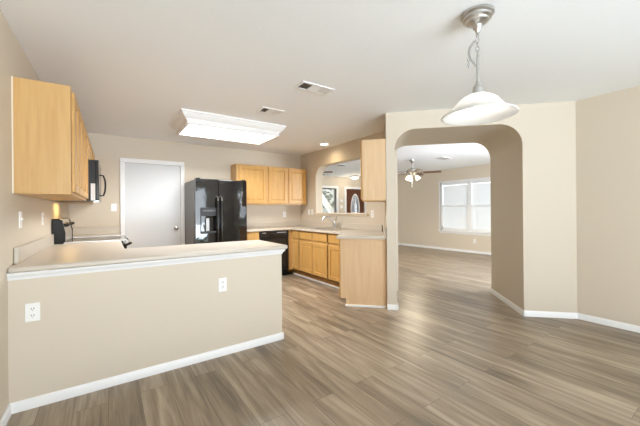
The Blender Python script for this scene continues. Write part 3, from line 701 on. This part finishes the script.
plate('outlet', 'white outlet on back wall under the corner wall cabinet', 'outlet', (3.10, YB, 1.158), (0, -1), 'outlet')
plate('light_switch', 'white switch plate nearer the corner, left one of the pair beside the pass-through sill', 'light switch', (XS, 5.455, 1.20), (-1, 0), 'switch')
plate('light_switch', 'white switch plate nearer the sill, right one of the pair beside the pass-through', 'light switch', (XS, 5.335, 1.20), (-1, 0), 'switch')
plate('outlet', 'white outlet under the wall cabinet right of the pass-through sill', 'outlet', (XS, 3.575, 1.172), (-1, 0), 'outlet')
plate('outlet', 'white outlet below the living room window', 'outlet', (XF, 4.62, .34), (-1, 0), 'outlet')
plate('light_switch', 'white double switch plate left of the dark front door', 'light switch', (7.13, YE, 1.36), (0, -1), 'switch', .118)
T = thing('door_chime', 'small white chime box above the switch by the front door', 'door chime', (7.11, YE, 1.58))
build('case', MB().box((7.05, YE - .03, 1.53), (7.17, YE, 1.63)), 'plate', T, bevel=.008); build('grille', MB().box((7.08, YE - .033, 1.56), (7.14, YE - .03, 1.60)), 'label', T)

# ------------------------------------------------------------------ ceiling fixtures
# boxed fluorescent light
T = thing('ceiling_light', 'white boxed fluorescent ceiling light with crown moulding over the kitchen', 'ceiling light', (1.415, 4.265, H))
lx0, lx1, ly0, ly1 = .722, 2.102, 3.855, 4.675
prof = [(.0, H), (.0, H - .018), (.010, H - .022), (.018, H - .04), (.045, H - .075), (.062, H - .085), (.066, H - .10), (.075, H - .10), (.075, H - .145), (.105, H - .145), (.105, H - .13)]
b = MB(); rings = [[b.v(p) for p in ((lx0 + i, ly0 + i, z), (lx1 - i, ly0 + i, z), (lx1 - i, ly1 - i, z), (lx0 + i, ly1 - i, z))] for i, z in prof]
for A, B in zip(rings, rings[1:]):
    for i in range(4): b.b.faces.new((A[i], A[(i + 1) % 4], B[(i + 1) % 4], B[i]))
build('frame', b, 'trim', T)
build('diffuser', MB().box((lx0 + .10, ly0 + .10, H - .139), (lx1 - .10, ly1 - .10, H - .131)), 'diffuser', T)
area('fluorescent_tubes', (1.415, 4.265, H - .15), (0, 0, 0), 1.15, .58, 56, (.93, .95, .95), 160)
# recessed can
T = thing('recessed_light', 'small lit recessed ceiling light above the sink', 'recessed light', (3.25, 4.54, H))
b = MB(); b.lathe([(.095, 0), (.095, -.006), (.075, -.010), (.070, -.006), (.070, 0)], (3.25, 4.54, H), 32, caps=False); build('trim_ring', b, 'trim', T)
b = MB(); b.lathe([(.070, -.002), (.070, -.005), (.001, -.007)], (3.25, 4.54, H), 32); build('lens', b, 'can', T)
sp = bpy.data.lights.new('sink_downlight', 'SPOT'); sp.energy = 17; sp.color = (1, .80, .50); sp.spot_size = math.radians(172); sp.spot_blend = 1.0; sp.shadow_soft_size = .12
so = bpy.data.objects.new('sink_downlight', sp); C.objects.link(so); so.location = (3.25, 4.54, H - .02)
# vents
def vent(x0, x1, y0, y1, label):
    T = thing('ceiling_vent', label, 'vent', ((x0 + x1) / 2, (y0 + y1) / 2, H), 0, 'ceiling air registers'); z0 = H - .008; f = .028
    b = MB(); b.box((x0, y0, z0), (x1, y0 + f, H)); b.box((x0, y1 - f, z0), (x1, y1, H)); b.box((x0, y0 + f, z0), (x0 + f, y1 - f, H)); b.box((x1 - f, y0 + f, z0), (x1, y1 - f, H))
    w = (x1 - x0 - 2 * f) / 3
    for i in (1, 2): b.box((x0 + f + w * i - .004, y0 + f, z0), (x0 + f + w * i + .004, y1 - f, H))
    build('frame', b, 'trim', T, bevel=.002)
    build('duct_shade_plate', MB().box((x0 + f, y0 + f, H - .002), (x1 - f, y1 - f, H - .0005)), 'duct', T)  # dark sheet standing in for the shade inside the duct
    for i in range(3):
        a, c = x0 + f + w * i + .005, x0 + f + w * (i + 1) - .005; l = MB()
        if i == 0:
            n = 3
            for k in range(n):
                x = a + (c - a) * (k + .5) / n; l.poly([(x - .002, y0 + f, H - .0078), (x - .002, y1 - f, H - .0078), (x + .006, y1 - f, H - .003), (x + .006, y0 + f, H - .003)])
        elif i == 1:
            n = 9
            for k in range(n):
                y = y0 + f + (y1 - y0 - 2 * f) * (k + .5) / n; l.poly([(a, y + .007, H - .0078), (c, y + .007, H - .0078), (c, y - .007, H - .003), (a, y - .007, H - .003)])
        else:
            n = 7
            for k in range(n):
                x = a + (c - a) * (k + .5) / n; l.poly([(x + .007, y0 + f, H - .0078), (x + .007, y1 - f, H - .0078), (x - .007, y1 - f, H - .003), (x - .007, y0 + f, H - .003)])
        build('louver', l, 'trim', T)
vent(1.50, 1.875, 2.425, 2.605, 'larger white ceiling vent nearest the pendant light')
vent(1.485, 1.775, 3.285, 3.485, 'smaller white ceiling vent close to the boxed ceiling light')
def flat_vent(x, y, label, s=1.0):
    T = thing('ceiling_vent', label, 'vent', (x, y, H), 0, 'living room ceiling registers')
    build('frame', MB().box((x - .19 * s, y - .11 * s, H - .012), (x + .19 * s, y + .11 * s, H)), 'trim', T, bevel=.003)
    b = MB()
    for k in range(7): yy = y - .075 * s + k * .025 * s; b.box((x - .16 * s, yy - .004, H - .0135), (x + .16 * s, yy + .004, H - .012))
    build('louver', b, 'duct', T)
flat_vent(6.50, 4.30, 'flat white vent in living room ceiling right of the ceiling fan')
flat_vent(4.63, 5.80, 'larger grey ceiling vent seen through the top of the pass-through', 1.0)
flat_vent(5.15, 6.43, 'smaller ceiling vent seen deeper through the pass-through', .7)

# pendant lamp over the dining spot
px, py = 1.885, 1.003
T = thing('pendant_lamp', 'brushed nickel pendant lamp with white alabaster bell shade hanging from chain', 'pendant lamp', (px, py, H))
b = MB(); b.lathe([(.094, 0), (.095, -.012), (.088, -.020), (.083, -.022), (.081, -.034), (.072, -.040), (.067, -.042), (.064, -.053), (.052, -.060), (.042, -.064), (.028, -.072), (.023, -.092), (.013, -.104), (.010, -.118)], (px, py, H), 36); build('canopy', b, 'nickel', T)
b = MB(); ring = 0
zc = H - .118
b.torus((px, py, zc - .016), .013, .003, ((1, 0, 0), (0, 0, 1)))
zz = zc - .045
for i in range(4):
    ax = ((.7, .7, 0), (0, 0, 1)) if i % 2 else ((.7, -.7, 0), (0, 0, 1)); b.torus((px, py, zz - i * .026), .016, .0028, ax, sx=.65)
ch = build('chain', b, 'nickel', T)
lp = []
for i in range(23):
    t_ = i / 22; q_ = math.sin(PI * t_) ** .8 * (1 if t_ < .8 else .9)
    lp.append(Vector((px - .052 * q_ * .82, py + .052 * q_ * .57, zc - .035 - .175 * t_)))
b = MB()
for i in range(22):
    p, q = lp[i], lp[i + 1]; d_ = (q - p).normalized(); s_ = d_.cross(Vector((.5, .6, .3))).normalized()
    if i % 2: s_ = d_.cross(s_).normalized()
    b.torus((p + q) / 2, .0085, .0026, (s_, d_), 12, 6, .7)
for k in range(4): b.torus(lp[14] + Vector((-.006, .004, -.018 - k * .013)), .0085, .0026, ((.7, .7 if k % 2 else -.7, 0), (0, 0, 1)), 12, 6, .7)
build('slack_chain', b, 'nickel', T)
ZS = 1.942
b = MB(); b.lathe([(.0075, ZS + .05), (.0075, zc - .135)], (px, py, 0), 14); build('rod', b, 'nickel', T)
b = MB(); b.lathe([(.010, .085), (.013, .075), (.013, .065), (.020, .058), (.027, .048), (.030, .030), (.030, .004), (.036, 0)], (px, py, ZS), 24); build('socket_cup', b, 'nickel', T)
prof = [(.034, .0), (.062, -.005), (.086, -.018), (.110, -.036), (.129, -.060), (.147, -.083), (.166, -.101), (.187, -.113), (.204, -.120), (.212, -.126), (.212, -.132), (.205, -.134), (.196, -.126), (.182, -.118), (.160, -.106), (.141, -.087), (.123, -.064), (.104, -.041), (.081, -.024), (.058, -.011), (.034, -.006)]
b = MB(); b.lathe(prof, (px, py, ZS), 56, caps=False); sh_ = build('shade', b, 'shade', T, smooth=60)
b = MB(); b.lathe([(.012, ZS - .004), (.014, ZS - .02), (.028, ZS - .045), (.031, ZS - .07), (.022, ZS - .092), (.001, ZS - .10)], (px, py, 0), 20); build('bulb', b, 'bulb', T)

# ceiling fans
def fan(name, cx, cy, zb, ang, label, lit=True, drop=True):
    T = thing(name, label, 'ceiling fan', (cx, cy, H), 0, 'ceiling fans of the living room')
    b = MB(); b.lathe([(.068, H), (.066, H - .02), (.045, H - .06), (.022, H - .085), (.016, H - .09)], (cx, cy, 0), 24); build('canopy', b, 'nickel', T)
    if drop: b = MB(); b.lathe([(.013, H - .08), (.013, zb + .13), (.03, zb + .12), (.03, zb + .10)], (cx, cy, 0), 16); build('downrod', b, 'nickel', T)
    b = MB(); b.lathe([(.03, zb + .115), (.10, zb + .10), (.145, zb + .075), (.15, zb + .04), (.145, zb + .01), (.11, zb - .01), (.085, zb - .03), (.07, zb - .065), (.02, zb - .075)], (cx, cy, 0), 28); mt = build('motor', b, 'nickel', T)
    for k in range(5):
        a = math.radians(ang + 72 * k); Rm = Matrix.Translation((cx, cy, zb)) @ Matrix.Rotation(a, 4, 'Z') @ Matrix.Rotation(math.radians(-13), 4, 'X')
        b = MB(Rm.copy()); b.prism([(.20, -.052), (.27, -.060), (.60, -.068), (.645, -.060), (.66, -.035), (.66, .035), (.645, .060), (.60, .068), (.27, .060), (.20, .052)], -.004, .004); bl = build('blade', b, 'dark_wood', T)
        b = MB(Rm.copy()); b.prism([(.12, -.018), (.20, -.03), (.26, -.03), (.28, 0), (.26, .03), (.20, .03), (.12, .018)], -.010, -.004); build('blade_iron', b, 'nickel', bl)
    if lit:
        for k in range(3):
            a = math.radians(-34.7 - 30 - 120 * k); dx_, dy_ = math.cos(a), math.sin(a)
            Rm = Matrix.Translation((cx + dx_ * .085, cy + dy_ * .085, zb - .06)) @ Matrix.Rotation(a, 4, 'Z') @ Matrix.Rotation(math.radians(-32), 4, 'Y') @ Matrix.Scale(.92, 4)
            b = MB(Rm.copy()); b.lathe([(.020, .01), (.026, -.02)], (0, 0, 0), 14); sk = build('lamp_holder', b, 'nickel', T)
            b = MB(Rm.copy()); b.lathe([(.026, -.02), (.045, -.045), (.055, -.08), (.060, -.115), (.066, -.13), (.001, -.12)], (0, 0, 0), 20); build('lamp_shade', b, 'fan_shade', sk, smooth=70)
        b = MB()
        for q in (-.02, .025): b.tube([(cx + q, cy + q, zb - .07), (cx + q, cy + q, zb - .30 - q)], .0025, 6); b.lathe([(.001, .02), (.007, .01), (.007, -.01), (.001, -.02)], (cx + q, cy + q, zb - .31 - q), 10)
        build('pull_chain', b, 'nickel', T)
        sl_ = bpy.data.lights.new('fan_bulbs', 'SPOT'); sl_.energy = 60; sl_.color = (1, .86, .64); sl_.spot_size = math.radians(175); sl_.spot_blend = .5; sl_.shadow_soft_size = .10
        so_ = bpy.data.objects.new('fan_bulbs', sl_); C.objects.link(so_); so_.location = (cx, cy, zb - .36)
    return T
fan('ceiling_fan', 6.107, 4.874, 2.125, -54.7, 'lit ceiling fan with dark wood blades seen through the arch')
fan('ceiling_fan', 4.70, 7.27, 2.285, -53, 'low-mounted ceiling fan with only a blade tip showing in the pass-through', False, False)
# flush entry light
T = thing('flush_light', 'lit flush ceiling light before the front door, seen through pass-through', 'ceiling light', (7.22, 8.26, H))
b = MB(); b.lathe([(.16, 0), (.165, -.01), (.165, -.035), (.15, -.045)], (7.22, 8.26, H), 30); build('pan', b, 'nickel', T)
b = MB(); b.lathe([(.15, -.043), (.145, -.065), (.12, -.09), (.07, -.11), (.001, -.118)], (7.22, 8.26, H), 30); build('bowl', b, 'flush', T, smooth=70)
point('entry_bulb', (7.22, 8.26, H - .2), 7, (1, .84, .62), .08)

# outside ground beyond the windows
tag(build('ground', MB().box((-6, -9, -.3), (18, YR - .25, -.13)).box((9.1, YR - .25, -.3), (18, 14, -.13)).box((-6, YE + .25, -.3), (9.1, 14, -.13)), 'lawn'), 'lawn outside the house', 'ground', kind='structure')
